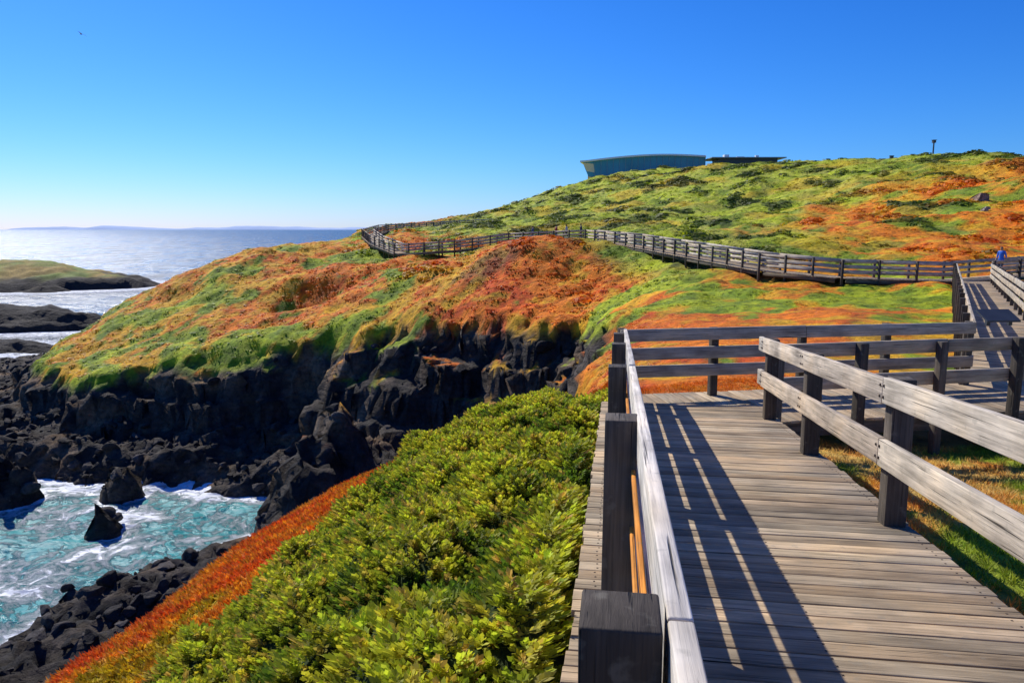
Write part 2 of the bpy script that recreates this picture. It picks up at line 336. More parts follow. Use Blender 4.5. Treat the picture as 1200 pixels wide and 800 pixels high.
islet('rocky_islet',-104,152,32,11,4.6,8,False)
islet('rocky_islet',-86,122,15,6,2.4,9,False)
islet('rocky_islet',-78,108,9,4,1.9,12,False)
m_haze=simple_mat('hazy_distant_land',(.38,.50,.70),1,0,.1,.001)  # aerial haze is put into the pale blue base colour
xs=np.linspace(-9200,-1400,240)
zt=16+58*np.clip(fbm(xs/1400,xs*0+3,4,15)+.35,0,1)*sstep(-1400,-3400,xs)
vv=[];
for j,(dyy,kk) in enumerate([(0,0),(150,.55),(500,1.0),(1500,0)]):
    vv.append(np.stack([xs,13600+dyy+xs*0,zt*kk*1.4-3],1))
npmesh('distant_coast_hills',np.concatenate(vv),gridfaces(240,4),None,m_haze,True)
# ---------------------------------------------------------------- scatter engine
def foliage_mat(name,trans=.35,rough=.6):
    m,nt=newmat(name); o=N(nt,'ShaderNodeOutputMaterial')
    a=N(nt,'ShaderNodeVertexColor',layer_name='Col')
    p=N(nt,'ShaderNodeBsdfPrincipled'); p.inputs['Roughness'].default_value=rough; p.inputs['Specular IOR Level'].default_value=.3
    t=N(nt,'ShaderNodeBsdfTranslucent'); mx=N(nt,'ShaderNodeMixShader'); mx.inputs[0].default_value=trans
    g=N(nt,'ShaderNodeNewGeometry'); nz=N(nt,'ShaderNodeTexNoise',i_Scale=9.0,i_Detail=3.0); L(nt,g.outputs['Position'],nz.inputs['Vector'])
    r=ramp(nt,nz.outputs[0],[(.3,.75),(.7,1.15)]); c=mulcol(nt,a.outputs[0],r.outputs[0])
    L(nt,c,p.inputs['Base Color']); L(nt,c,t.inputs['Color']); L(nt,p.outputs[0],mx.inputs[1]); L(nt,t.outputs[0],mx.inputs[2]); L(nt,mx.outputs[0],o.inputs[0]); return m
def leaf(base,direc,length,width,bend=0.0):
    d=np.array(direc,float); d/=np.linalg.norm(d); b=np.array(base,float)
    side=np.cross(d,[0,0,1.0]); 
    if np.linalg.norm(side)<1e-3: side=np.array([1.,0,0])
    side/=np.linalg.norm(side); 
    ang=random.uniform(-.9,.9); up=np.cross(side,d); side=side*math.cos(ang)+up*math.sin(ang)
    mid=b+d*length*.55; tip=b+d*length+np.array([0,0,bend])*length
    return [b,mid+side*width/2,tip,mid-side*width/2]
def t_sprig(k=13):
    q=[];c=[]
    for i in range(k):
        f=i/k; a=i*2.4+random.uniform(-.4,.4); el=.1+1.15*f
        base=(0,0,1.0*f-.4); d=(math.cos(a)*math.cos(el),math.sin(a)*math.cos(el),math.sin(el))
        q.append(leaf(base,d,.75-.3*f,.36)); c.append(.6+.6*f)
    return np.array(q),np.array(c)
def t_finger(k=9):
    q=[];c=[]
    for i in range(k):
        a=i*2.4+random.uniform(-.5,.5); el=random.uniform(.25,1.3)
        d=(math.cos(a)*math.cos(el),math.sin(a)*math.cos(el),math.sin(el))
        q.append(leaf((random.uniform(-.2,.2),random.uniform(-.2,.2),-.15),d,random.uniform(.7,1.0),.28)); c.append(random.uniform(.7,1.15))
    return np.array(q),np.array(c)
def t_grass(k=9):
    q=[];c=[]
    for i in range(k):
        a=random.uniform(0,6.28); el=random.uniform(.3,1.2)
        d=(math.cos(a)*math.cos(el),math.sin(a)*math.cos(el),math.sin(el))
        q.append(leaf((random.uniform(-.3,.3),random.uniform(-.3,.3),-.1),d,random.uniform(.6,1.1),.085)); c.append(random.uniform(.7,1.2))
    return np.array(q),np.array(c)
def t_clump(k=42,size=.30):
    """low cushion: broad leaves lying close to a dome"""
    q=[];c=[]
    for i in range(k):
        a=random.uniform(0,6.28); el=math.asin(random.uniform(.0,1)); r=random.uniform(.8,1.0)
        nrm=np.array((math.cos(a)*math.cos(el),math.sin(a)*math.cos(el),math.sin(el)))
        p=nrm*r*np.array([1,1,.62])
        t1=np.cross(nrm,[random.uniform(-1,1),random.uniform(-1,1),random.uniform(-1,1)]); t1/=np.linalg.norm(t1)+1e-6
        t1=t1+nrm*random.uniform(0,.45); t1/=np.linalg.norm(t1); s2=np.cross(nrm,t1); s=size*random.uniform(.7,1.4)
        q.append([p-t1*s*.5,p+s2*s*.45,p+t1*s*.6,p-s2*s*.45]); c.append(random.uniform(.75,1.2))
    return np.array(q),np.array(c)
def scatter(name,pos,cols,scale,templates,mat,squash=None,tilt=None):
    n_=len(pos); V=[];K=[]
    which=rng.integers(0,len(templates),n_); yaw=rng.uniform(0,6.283,n_)
    for w,(q,c) in enumerate(templates):
        m=which==w; nn=m.sum()
        if nn==0: continue
        k=len(q); pts=q.reshape(-1,3)
        cy,sy_=np.cos(yaw[m])[:,None],np.sin(yaw[m])[:,None]
        px=(pts[None,:,0]*cy-pts[None,:,1]*sy_); py=(pts[None,:,0]*sy_+pts[None,:,1]*cy); pz=np.repeat(pts[None,:,2],nn,0)
        if squash is not None: pz=pz*squash
        s=scale[m][:,None]
        px=px*s;py=py*s;pz=pz*s
        if tilt is not None:
            tl=tilt[m]; px=px+pz*tl[:,0:1]; py=py+pz*tl[:,1:2]
        v=np.stack([px,py,pz],2)+pos[m][:,None,:]
        cc=cols[m][:,None,:]*np.repeat(c,4)[None,:,None]
        V.append(v.reshape(-1,3)); K.append(cc.reshape(-1,3))
    V=np.concatenate(V);K=np.concatenate(K)
    F=np.arange(len(V)).reshape(-1,4)
    return npmesh(name,V,F,np.clip(K,0,.95),mat)
def jitter(c,a=.25): 
    return c*(1+rng.uniform(-a,a,(len(c),1)))*(1+rng.uniform(-a*.35,a*.35,c.shape))
M_LEAF=foliage_mat('leaf_foliage',.45); M_ICE=foliage_mat('succulent_foliage',.35); M_GR=foliage_mat('grass_blades',.4)
def normal_tilt(x,y,e=.08):
    zx=(ground(x+e,y)[0]-ground(x-e,y)[0])/(2*e); zy=(ground(x,y+e)[0]-ground(x,y-e)[0])/(2*e)
    return np.clip(np.stack([-zx,-zy],1),-1.3,1.3)
# 1 foreground shrubs
nb=80000
x=rng.uniform(-5,2.2,nb); y=14.0*rng.uniform(0,1,nb)**.8*1.15-.3
z,d,bm,rk,_=ground(x,y); pd,_=path_near(x,y); k=(bm>.35)&(pd>.0)
x,y,z=x[k],y[k],z[k]
nn=fbm(x/.9,y/.9,3,111); n2=fbm(x/.3,y/.3,2,112)
lump=np.clip(1-worley(x/.95,y/.95,31),0,1)
c=mix(np.ones((len(x),1))*C(.15,.23,.016),C(.58,.58,.035),sstep(-.38,.38,nn+.8*n2+.9*(lump-.47)))
c=mix(c,np.ones((len(x),1))*C(.6,.34,.08),(rng.uniform(0,1,len(x))<.14)*.6)
tl=normal_tilt(x,y)
P=np.stack([x,y,z+rng.uniform(-.04,.07,len(x))],1)
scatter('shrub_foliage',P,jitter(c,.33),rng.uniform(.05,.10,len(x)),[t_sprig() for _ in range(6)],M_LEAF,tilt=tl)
# 2 succulent strip
ns=60000
x=rng.uniform(-7,3.5,ns); y=rng.uniform(1,21,ns)
z,d,bm,rk,_=ground(x,y); pd,_=path_near(x,y); k=(bm<.5)&(pd>.1)&(rk<.7)&(y<22)&(x<3)
x,y,z=x[k],y[k],z[k]
c=veg_colour(x,y); 
scatter('orange_succulent_groundcover',np.stack([x,y,z+.0],1),jitter(c,.35),rng.uniform(.05,.12,len(x)),[t_finger() for _ in range(5)],M_ICE,tilt=normal_tilt(x,y))
# 3 middle distance groundcover (low cushions)
n3a,n3b=26000,15000
x=np.concatenate([rng.uniform(2,32,n3a),rng.uniform(-56,20,n3b)]); y=np.concatenate([14+32*rng.uniform(0,1,n3a),rng.uniform(50,108,n3b)])
z,d,bm,rk,_=ground(x,y); pd,_=path_near(x,y); k=(pd>.3)&(rk<.35)&(d>.2)&(z>5)
x,y,z=x[k],y[k],z[k]
c=veg_colour(x,y)
scatter('coastal_groundcover',np.stack([x,y,z-.05],1),jitter(c,.2),np.where(y>48,rng.uniform(.16,.42,len(x)),rng.uniform(.08,.22,len(x))),[t_clump(16,.5) for _ in range(5)],M_ICE,squash=.38)
# 4 hill shrubs and grass
nh=26000
y=50+rng.uniform(0,1,nh)**.9*200; x=y*rng.uniform(-.22,.78,nh)
z,d,bm,rk,_=ground(x,y); pd,_=path_near(x,y)
dk=fbm(x/6,y/11,4,85)
k=(pd>.5)&(d>1)&((y+.9*x>62)|(y>90))
x,y,z,dk=x[k],y[k],z[k],dk[k]
c=veg_colour(x,y)
big=np.where(dk>.13,rng.uniform(.4,1.1,len(x)),rng.uniform(.16,.42,len(x)))*(.6+y/220)
c=mix(c,np.ones((len(x),1))*DGR*1.4,(rng.uniform(0,1,len(x))<.06)*.7)
scatter('hillside_scrub',np.stack([x,y,z-.08],1),jitter(c,.2),big,[t_clump(26,.42) for _ in range(5)],M_LEAF,squash=.55)
# 5 right foreground grass
ng=42000
x=rng.uniform(1.8,16,ng); y=rng.uniform(1.5,17,ng)
z,d,bm,rk,_=ground(x,y); pd,_=path_near(x,y); k=(pd>-.15)
x,y,z=x[k],y[k],z[k]; c=veg_colour(x,y)
scatter('grass',np.stack([x,y,z],1),jitter(c,.3),rng.uniform(.05,.13,len(x)),[t_grass() for _ in range(6)],M_GR)
# 6 boulders
def boulder_mesh(seed,sub=3):
    import bmesh
    bm_=bmesh.new(); bmesh.ops.create_icosphere(bm_,subdivisions=sub,radius=1)
    r_=random.Random(seed); pl=[(Vector((r_.gauss(0,1),r_.gauss(0,1),r_.gauss(0,1))).normalized(),r_.uniform(.35,.75)) for _ in range(16)]
    for v in bm_.verts:
        for nrm,dd in pl:
            h=v.co.dot(nrm)
            if h>dd: v.co-=nrm*(h-dd)*.98
    vs=np.array([v.co[:] for v in bm_.verts]); fs=np.array([[v.index for v in f.verts] for f in bm_.faces]); bm_.free(); return vs,fs
bt=[boulder_mesh(i,3) for i in range(8)]
nbz=14000
x=rng.uniform(-74,6,nbz); y=rng.uniform(24,105,nbz)
z,d,bm,rk,_=ground(x,y); k=(rk>.9)&(z>-.8)&((z<3.5)|(rng.uniform(0,1,nbz)<.25)); x,y,z=x[k],y[k],z[k]
V=[];F=[];K=[];off=0
for i in range(len(x)):
    vs,fs=bt[i%8]; s=.13+.75*rng.random()**4; a=rng.uniform(0,6.28); sc=np.array([1.2,rng.uniform(.6,1),rng.uniform(.45,.8)])*s
    v=vs*sc; v=np.stack([v[:,0]*math.cos(a)-v[:,1]*math.sin(a),v[:,0]*math.sin(a)+v[:,1]*math.cos(a),v[:,2]],1)+[x[i],y[i],z[i]+.0*s]
    V.append(v);F.append(fs+off);off+=len(v); g_=rng.uniform(.7,2.6); K.append(np.ones((len(v),1))*C(.044,.037,.033)*g_)
npmesh('shore_boulders',np.concatenate(V),np.concatenate(F),np.concatenate(K),MT,False,extra=[('Rock',np.ones((off,3)))])
def place_boulder(name,x,y,s,col):
    vs,fs=boulder_mesh(77,3); z=float(ground(np.array([x]),np.array([y]))[0][0])
    v=vs*np.array([1.6,1.1,.6])*s+[x,y,z+.15*s]
    npmesh(name,v,fs,np.ones((len(v),1))*col,MT,False,extra=[('Rock',np.ones((len(v),3)))])
place_boulder('hillside_boulder',50.5,81,1.1,C(.36,.24,.17)); place_boulder('hillside_boulder',48,76,.55,C(.45,.38,.30)); place_boulder('hillside_boulder',46,73,.4,C(.45,.38,.30))
# ---------------------------------------------------------------- timber
def wood_mat(name,lichen=.3):
    m,nt=newmat(name); o=N(nt,'ShaderNodeOutputMaterial'); p=N(nt,'ShaderNodeBsdfPrincipled'); p.inputs['Roughness'].default_value=.8; p.inputs['Specular IOR Level'].default_value=.2
    uv=N(nt,'ShaderNodeUVMap',uv_map='UVMap'); a=N(nt,'ShaderNodeVertexColor',layer_name='Col')
    mp=N(nt,'ShaderNodeMapping'); mp.inputs['Scale'].default_value=(1.6,45,1); L(nt,uv.outputs[0],mp.inputs[0])
    n1=N(nt,'ShaderNodeTexNoise',i_Scale=1.0,i_Detail=9.0,i_Roughness=.65,i_Distortion=.4); L(nt,mp.outputs[0],n1.inputs['Vector'])
    mp2=N(nt,'ShaderNodeMapping'); mp2.inputs['Scale'].default_value=(2.2,9,1); L(nt,uv.outputs[0],mp2.inputs[0])
    n2=N(nt,'ShaderNodeTexNoise',i_Scale=1.0,i_Detail=5.0); L(nt,mp2.outputs[0],n2.inputs['Vector'])
    mp3=N(nt,'ShaderNodeMapping'); mp3.inputs['Scale'].default_value=(1.1,70,1); mp3.inputs['Location'].default_value=(5,3,0); L(nt,uv.outputs[0],mp3.inputs[0])
    n3=N(nt,'ShaderNodeTexNoise',i_Scale=1.0,i_Detail=3.0); L(nt,mp3.outputs[0],n3.inputs['Vector'])
    crack=ramp(nt,n3.outputs[0],[(.31,.15),(.38,1.0)])
    r1=ramp(nt,n1.outputs[0],[(.3,.6),(.68,1.25)]); r2=ramp(nt,n2.outputs[0],[(.3,.65),(.7,1.2)])
    g=N(nt,'ShaderNodeNewGeometry'); n4=N(nt,'ShaderNodeTexNoise',i_Scale=14.0,i_Detail=6.0); L(nt,g.outputs['Position'],n4.inputs['Vector'])
    n5=N(nt,'ShaderNodeTexNoise',i_Scale=1.7,i_Detail=5.0); L(nt,g.outputs['Position'],n5.inputs['Vector']); r5=ramp(nt,n5.outputs[0],[(.3,(.66,.66,.67)),(.5,(1,1,1)),(.7,(1.18,1.10,.98))])
    c=mulcol(nt,mulcol(nt,mulcol(nt,mulcol(nt,a.outputs[0],r1.outputs[0]),r2.outputs[0]),crack.outputs[0]),r5.outputs[0])
    lm=ramp(nt,n4.outputs[0],[(.60,0.0),(.68,lichen)])
    mx=N(nt,'ShaderNodeMix',data_type='RGBA'); L(nt,lm.outputs[0],mx.inputs[0]); L(nt,c,mx.inputs[6]); mx.inputs[7].default_value=(.25,.23,.18,1)
    L(nt,mx.outputs[2],p.inputs['Base Color'])
    hh=N(nt,'ShaderNodeMath',operation='MULTIPLY_ADD'); L(nt,crack.outputs[0],hh.inputs[0]); hh.inputs[1].default_value=1.2; L(nt,n1.outputs[0],hh.inputs[2])
    b=N(nt,'ShaderNodeBump',i_Strength=.8,i_Distance=.007); L(nt,hh.outputs[0],b.inputs['Height']); L(nt,b.outputs[0],p.inputs['Normal'])
    L(nt,p.outputs[0],o.inputs[0]); return m
MW=wood_mat('weathered_timber')
class Boards:
    def __init__(s): s.v=[];s.f=[];s.u=[];s.c=[]
    def box(s,o,a,b,c,col):
        o=Vector(o);a=Vector(a);b=Vector(b);c=Vector(c); k=len(s.v)
        if a.cross(b).dot(c)<0: o=o+c; c=-c
        for i in range(8):
            s.v.append(o+(a if i&1 else Vector())+(b if i&2 else Vector())+(c if i&4 else Vector()))
            s.c.append(col)
        la,lb,lc=a.length,b.length,c.length; ru=random.uniform(0,50); rv=random.uniform(0,50)
        def co(i,mode):
            A_=la*(i&1); B_=lb*((i>>1)&1); C_=lc*((i>>2)&1)
            if mode=='ab': return (ru+A_,rv+B_)
            if mode=='ac': return (ru+A_,rv+3+C_)
            return (ru+B_*3,rv+C_)
        for idx,mode in (((0,2,3,1),'ab'),((4,5,7,6),'ab'),((0,1,5,4),'ac'),((2,6,7,3),'ac'),((0,4,6,2),'bc'),((1,3,7,5),'bc')):
            s.f.append([k+i for i in idx]); s.u+= [co(i,mode) for i in idx]
    def build(s,name,bevel=.006,mat=None):
        ob=npmesh(name,np.array([v[:] for v in s.v]),np.array(s.f),np.array(s.c),mat or MW,uv=s.u)
        if bevel:
            md=ob.modifiers.new('bevel','BEVEL'); md.width=bevel; md.segments=2; md.limit_method='ANGLE'
        return ob
def wc(base,a=.2):
    g_=random.uniform(1-a,1+a); w=random.uniform(-.06,.06)
    return (base[0]*g_*(1+w),base[1]*g_,base[2]*g_*(1-w))
M_STEEL=simple_mat('rusty_steel',(.07,.045,.03),.6,.3,.3,30)
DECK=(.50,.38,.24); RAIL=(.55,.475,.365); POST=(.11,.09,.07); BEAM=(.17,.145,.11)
def deck(name,P0,P1,w0,w1,pitch=.145,gap=.010,thick=.04,zoff=0,beams=True,bevel=.004,col=DECK,nails=False):
    B=Boards(); NL=Boards(); P0=Vector(P0);P1=Vector(P1); D=(P1-P0); Ln=D.length; D=D/Ln
    R=Vector((D.y,-D.x,0)).normalized(); U=R.cross(D).normalized()
    s=0
    while s<Ln:
        e0=random.uniform(-.012,.012);e1=random.uniform(-.012,.012); dz=random.uniform(-.003,.003)
        g_=gap+random.uniform(-.003,.004)
        o=P0+D*s+R*(w0+e0)+U*(-thick+dz+zoff)
        B.box(o,R*(w1-w0+e1-e0)+D*random.uniform(-.004,.004),D*(pitch-g_),U*thick,wc(col,.30))
        if nails:
            for t in (w0+.10,(w0+w1)/2+.04,w1-.08):
                for q in (.03,.10):
                    NL.box(P0+D*(s+q)+R*(t+random.uniform(-.008,.008))+U*(dz+zoff-.001),R*.011,D*.011,U*.0028,(.05,.035,.03))
        s+=pitch
    if beams:
        for t in (w0+.06,(w0+w1)/2,w1-.12):
            B.box(P0+R*t+U*(-thick-.2+zoff),D*Ln,R*.075,U*(.195),wc(BEAM,.1))
    ob=B.build(name,bevel)
    if nails:
        nb_=NL.build('nail_heads',0,M_STEEL); nb_.parent=ob
    return ob
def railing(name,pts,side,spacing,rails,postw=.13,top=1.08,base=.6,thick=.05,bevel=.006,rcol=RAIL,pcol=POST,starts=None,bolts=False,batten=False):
    B=Boards(); BT=Boards()
    for i in range(len(pts)-1):
        P0=Vector(pts[i]);P1=Vector(pts[i+1]); D=P1-P0; Ln=D.length; D/=Ln
        R=Vector((D.y,-D.x,0)).normalized(); H=Vector((D.x,D.y,0)).normalized()
        if starts is not None and i==0: ss=[q for q in starts if q<=Ln+.01]
        else:
            k=max(1,round(Ln/spacing)); ss=[j*Ln/k for j in range(k+(1 if i==len(pts)-2 else 0))]
        for s_ in ss:
            c_=P0+D*s_; tw=postw*random.uniform(.94,1.06); lean=Vector((random.uniform(-.012,.012),random.uniform(-.012,.012),0))
            tp=top+random.uniform(-.015,.02)
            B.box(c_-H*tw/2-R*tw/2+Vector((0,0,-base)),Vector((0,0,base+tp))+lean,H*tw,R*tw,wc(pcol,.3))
            if bolts:
                for (h0,h1) in rails:
                    for q in (.28,.72):
                        for dd in (-.035,.035):
                            BT.box(c_+D*(dd-.009)+R*(side*(postw/2+.006+thick-.002))+Vector((0,0,h0+(h1-h0)*q-.009)),D*.018,R*side*.009,Vector((0,0,.018)),(.05,.04,.035))
        for (h0,h1) in rails:
            seg=spacing*2
            cuts=[0]+[q for q in np.arange(seg,Ln-seg*.5,seg)]+[Ln]
            if starts is not None and i==0:
                cuts=[0]+list(starts[2::2])+[Ln]; cuts=sorted(set([q for q in cuts if q<=Ln]))
            for q0,q1 in zip(cuts[:-1],cuts[1:]):
                ex0=.06 if q0==0 else 0; ex1=.06 if q1==Ln else 0
                o=P0+D*(q0-ex0)+R*(side*(postw/2+.006))+Vector((0,0,h0+random.uniform(-.006,.006)))
                B.box(o,D*(q1-q0+ex0+ex1-.008)+Vector((0,0,random.uniform(-.008,.008))),R*side*thick,Vector((0,0,h1-h0+random.uniform(-.004,.004))),wc(rcol,.14))
        if batten and starts is not None:   # orange batten let in between the posts under the rails
            for a_,b_ in zip(ss[:-1],ss[1:]):
                for hb_ in (.80,.515):
                    B.box(P0+D*(a_+postw*.6)+R*(side*(postw/2-.018))+Vector((0,0,hb_)),D*(b_-a_-postw*1.2),R*side*.020,Vector((0,0,.035)),(.75,.30,.05))
    ob=B.build(name,bevel)
    if bolts:
        b_=BT.build('bolts',0,M_STEEL); b_.parent=ob
    return ob
deck('timber_boardwalk',apt(-5,0),apt(10.9,0),-.20,2.15,nails=True)
R3=[(.31,.50),(.60,.79),(.89,1.08)]; R2=[(.45,.645),(.90,1.085)]
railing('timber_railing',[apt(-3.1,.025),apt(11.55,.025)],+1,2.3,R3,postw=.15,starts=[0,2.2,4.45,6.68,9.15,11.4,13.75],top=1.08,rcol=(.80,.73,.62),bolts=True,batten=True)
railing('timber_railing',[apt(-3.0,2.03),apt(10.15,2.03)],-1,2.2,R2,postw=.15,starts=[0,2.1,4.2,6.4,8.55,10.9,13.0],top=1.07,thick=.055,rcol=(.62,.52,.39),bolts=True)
bl=Vector(PATHS['B'][0][0]); br=Vector(PATHS['B'][0][1]); bd=(br-bl).normalized(); brt=Vector((bd.y,-bd.x,0))
deck('timber_boardwalk',bl-bd*.55,br+bd*3.2,-1.0,1.0,zoff=-.035)
cL0=Vector((7.85,12.62,ZC-2.66)); cdir=(Vector(PATHS['C'][0][1])-Vector(PATHS['C'][0][0])); cdir.z=0; cdir.normalize(); crt=Vector((cdir.y,-cdir.x,0))
far0=apt(11.55,0); 
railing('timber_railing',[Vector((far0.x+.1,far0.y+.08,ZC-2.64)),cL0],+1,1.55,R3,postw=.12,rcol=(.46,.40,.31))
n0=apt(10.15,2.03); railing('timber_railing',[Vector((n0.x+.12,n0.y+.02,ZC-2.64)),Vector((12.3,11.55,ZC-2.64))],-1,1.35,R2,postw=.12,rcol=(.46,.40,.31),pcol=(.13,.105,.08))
Cc0=Vector(PATHS['C'][0][0]); Cc1=Vector(PATHS['C'][0][1])
deck('timber_boardwalk',Cc0-cdir*.0+Vector((0,0,-.05)),Cc1,-.98,.98,pitch=.16,gap=.012,zoff=-.03)
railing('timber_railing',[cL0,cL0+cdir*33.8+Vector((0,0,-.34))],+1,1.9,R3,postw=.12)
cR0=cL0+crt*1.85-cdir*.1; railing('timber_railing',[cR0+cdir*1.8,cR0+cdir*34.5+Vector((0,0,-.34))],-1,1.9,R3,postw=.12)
Dp=[Vector(p) for p in PATHS['D'][0]]
def offs(P,o):
    out=[]
    for i in range(len(P)):
        a=P[max(i-1,0)];b=P[min(i+1,len(P)-1)]; d_=(b-a); d_.z=0; d_.normalize(); out.append(P[i]+Vector((d_.y,-d_.x,0))*o)
    return out
DB=Boards()
for i in range(len(Dp)-1):
    P0,P1=Dp[i],Dp[i+1]; D=P1-P0; Ln=D.length; D/=Ln; R=Vector((D.y,-D.x,0)).normalized(); U=R.cross(D)
    pt=.2 if i<5 else .4; s=0
    while s<Ln:
        DB.box(P0+D*s-R*.95+U*(-.05),R*1.9,D*(pt-.015),U*.045,wc(DECK,.2)); s+=pt
    for t in (-.9,.8): DB.box(P0+R*t+U*(-.3),D*Ln,R*.08,U*.24,wc(BEAM,.1))
DB.build('timber_boardwalk',0)
R3b=[(.25,.40),(.55,.70),(.88,1.05)]
lo=offs(Dp,-.88); hi=offs(Dp,.88)
FR=(.56,.49,.39)
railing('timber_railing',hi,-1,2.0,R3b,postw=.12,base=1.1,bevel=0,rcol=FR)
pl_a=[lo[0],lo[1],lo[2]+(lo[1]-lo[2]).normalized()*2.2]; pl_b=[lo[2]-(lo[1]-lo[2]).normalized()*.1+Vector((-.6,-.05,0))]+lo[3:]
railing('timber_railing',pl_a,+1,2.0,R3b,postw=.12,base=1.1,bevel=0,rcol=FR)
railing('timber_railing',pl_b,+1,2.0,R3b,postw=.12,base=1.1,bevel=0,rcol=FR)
# ---------------------------------------------------------------- visitor centre
def empty(name):
    e=bpy.data.objects.new(name,None); COL.objects.link(e); return e
def pymesh(name,v,f,mat,parent=None):
    me=bpy.data.meshes.new(name); me.from_pydata([tuple(a) for a in v],[],f); me.update(); me.materials.append(mat)
    o=bpy.data.objects.new(name,me); COL.objects.link(o)
    if parent: o.parent=parent
    return o
def boxes(name,lst,mat,parent=None):
    v=[];f=[]
    for (x0,y0,z0,x1,y1,z1) in lst:
        k=len(v); v+=[(x0,y0,z0),(x1,y0,z0),(x1,y1,z0),(x0,y1,z0),(x0,y0,z1),(x1,y0,z1),(x1,y1,z1),(x0,y1,z1)]
        f+=[[k+a for a in q] for q in ((0,3,2,1),(4,5,6,7),(0,1,5,4),(1,2,6,5),(2,3,7,6),(3,0,4,7))]
    return pymesh(name,v,f,mat,parent)
m_glass=simple_mat('tinted_glass',(.06,.30,.36),.12,0,.3,.15); m_frame=simple_mat('window_frame',(.20,.36,.40),.4); m_cream=simple_mat('cream_cladding',(.92,.76,.48),.7); m_fas=simple_mat('pale_metal_fascia',(.88,.88,.84),.4,0,.1); m_dark=simple_mat('dark_metal',(.05,.055,.06),.5); m_roof=simple_mat('roof_sheet',(.25,.30,.32),.5)
vc=empty('visitor_centre')
ns_=20; fr=[];tp=[];bk=[]
for i in range(ns_+1):
    t=i/ns_; xx=22.9+t*39; yy=246-7*math.sin(t*math.pi*.5)+t*4; zt_=ZC+21.2+2.3*math.sin(min(1,t*1.25)*math.pi*.5)-.9*t*t
    fr.append((xx,yy,ZC+16.6)); tp.append((xx,yy,zt_)); bk.append((xx+3,yy+14,zt_-.3))
fr[0]=(fr[0][0],fr[0][1],ZC+17.6)
v=[];f=[]
for i in range(ns_+1): v+=[(fr[i][0]+(2.4 if i==0 else 0),fr[i][1],fr[i][2]),tp[i]]
for i in range(ns_): f.append([2*i,2*i+2,2*i+3,2*i+1])
pymesh('glass_facade',v,f,m_glass,vc)
bx=[]
for i in range(2,ns_+1):
    x0,y0,_z=fr[i]; bx.append((x0-.09,y0-.10,ZC+16.6,x0+.09,y0-.003,tp[i][2]-.1))
boxes('mullions',bx,m_frame,vc)
v=[];f=[]
for i in range(ns_+1):
    x0,y0,z0=tp[i]; sh=-.9 if i==0 else 0
    v+=[(x0+sh,y0-.9,z0-.05),(x0+sh,y0-.9,z0+.5),(bk[i][0],bk[i][1],bk[i][2]+.4),(bk[i][0],bk[i][1],bk[i][2]-.1)]
for i in range(ns_):
    a=4*i;b=a+4; f+=[[a,b,b+1,a+1],[a+1,b+1,b+2,a+2],[a+2,b+2,b+3,a+3],[a+3,b+3,b,a]]
f+=[[0,1,2,3],[4*ns_+3,4*ns_+2,4*ns_+1,4*ns_]]
pymesh('curved_roof',v,f,m_fas,vc)
x0,y0=fr[0][0],fr[0][1]
pymesh('end_wall',[(x0-.1,y0-.25,tp[0][2]-.06),(x0+3.4,y0-.7,tp[1][2]-.7),(x0+4.0,y0-.7,ZC+17.8),(x0+1.9,y0-.25,ZC+17.5),(x0+2.9,y0+13.7,tp[0][2]-.4),(x0+4.5,y0+13.7,ZC+17.5)],[[0,3,2,1],[0,4,5,3]],m_cream,vc)
pymesh('back_wall',[(26,259.5,ZC+13),(64,259.5,ZC+13),(64,259.5,ZC+22),(26,259.5,ZC+21.0)],[[0,1,2,3]],m_cream,vc)
boxes('foundation',[(32,243.6,ZC+10,60,258,ZC+16.59)],m_dark,vc)
pv=empty('low_pavilion')
boxes('walls',[(66,240,ZC+14,84,250,ZC+22.0)],m_dark,pv); boxes('flat_roof',[(63,239,ZC+22.003,86.5,251,ZC+22.3)],m_roof,pv)
boxes('roof_units',[(68,243,ZC+22.303,69.5,245,ZC+23.4),(72,243,ZC+22.303,74.4,245,ZC+22.8),(78,243,ZC+22.303,79,244,ZC+23.2)],m_fas,pv)
def lamp(x,y,h):
    z=float(ground(np.array([x]),np.array([y]))[0][0])
    e=empty('street_lamp'); boxes('base',[(x-.3,y-.3,z-.4,x+.3,y+.3,z+.25)],m_dark,e)
    v=[];f=[];k=10
    for j,(hh,r) in enumerate([(.25,.17),(h-.3,.14)]):
        for i in range(k): a=i*2*math.pi/k; v.append((x+r*math.cos(a),y+r*math.sin(a),z+hh))
    for i in range(k): f.append([i,(i+1)%k,k+(i+1)%k,k+i])
    pymesh('pole',v,f,m_dark,e)
    boxes('lantern',[(x-.3,y-.3,z+h-.3,x+.3,y+.3,z+h+.25),(x-.42,y-.42,z+h+.253,x+.42,y+.42,z+h+.34)],m_dark,e)
lamp(92,166,4.8)
for (x_,y_) in ((80,160),(83,161),(86,163),(100,166),(104,158),(70,168)):
    z=float(ground(np.array([x_*1.]),np.array([y_*1.]))[0][0]); boxes('timber_bollard',[(x_-.35,y_-.2,z-.3,x_+.35,y_+.2,z+1.2),(x_-.42,y_-.27,z+1.203,x_+.42,y_+.27,z+1.3)],m_dark)
sgn=empty('information_sign')
boxes('bracket',[(8.02,12.40,ZC-1.62,8.08,12.46,ZC-1.50),(8.42,12.44,ZC-1.62,8.48,12.50,ZC-1.50)],m_dark,sgn)
pymesh('panel',[(7.95,12.28,ZC-1.52),(8.55,12.34,ZC-1.52),(8.51,12.62,ZC-1.36),(7.91,12.56,ZC-1.36),(7.95,12.28,ZC-1.55),(8.55,12.34,ZC-1.55),(8.51,12.62,ZC-1.39),(7.91,12.56,ZC-1.39)],[[0,1,2,3],[7,6,5,4],[0,4,5,1],[1,5,6,2],[2,6,7,3],[3,7,4,0]],m_dark,sgn)
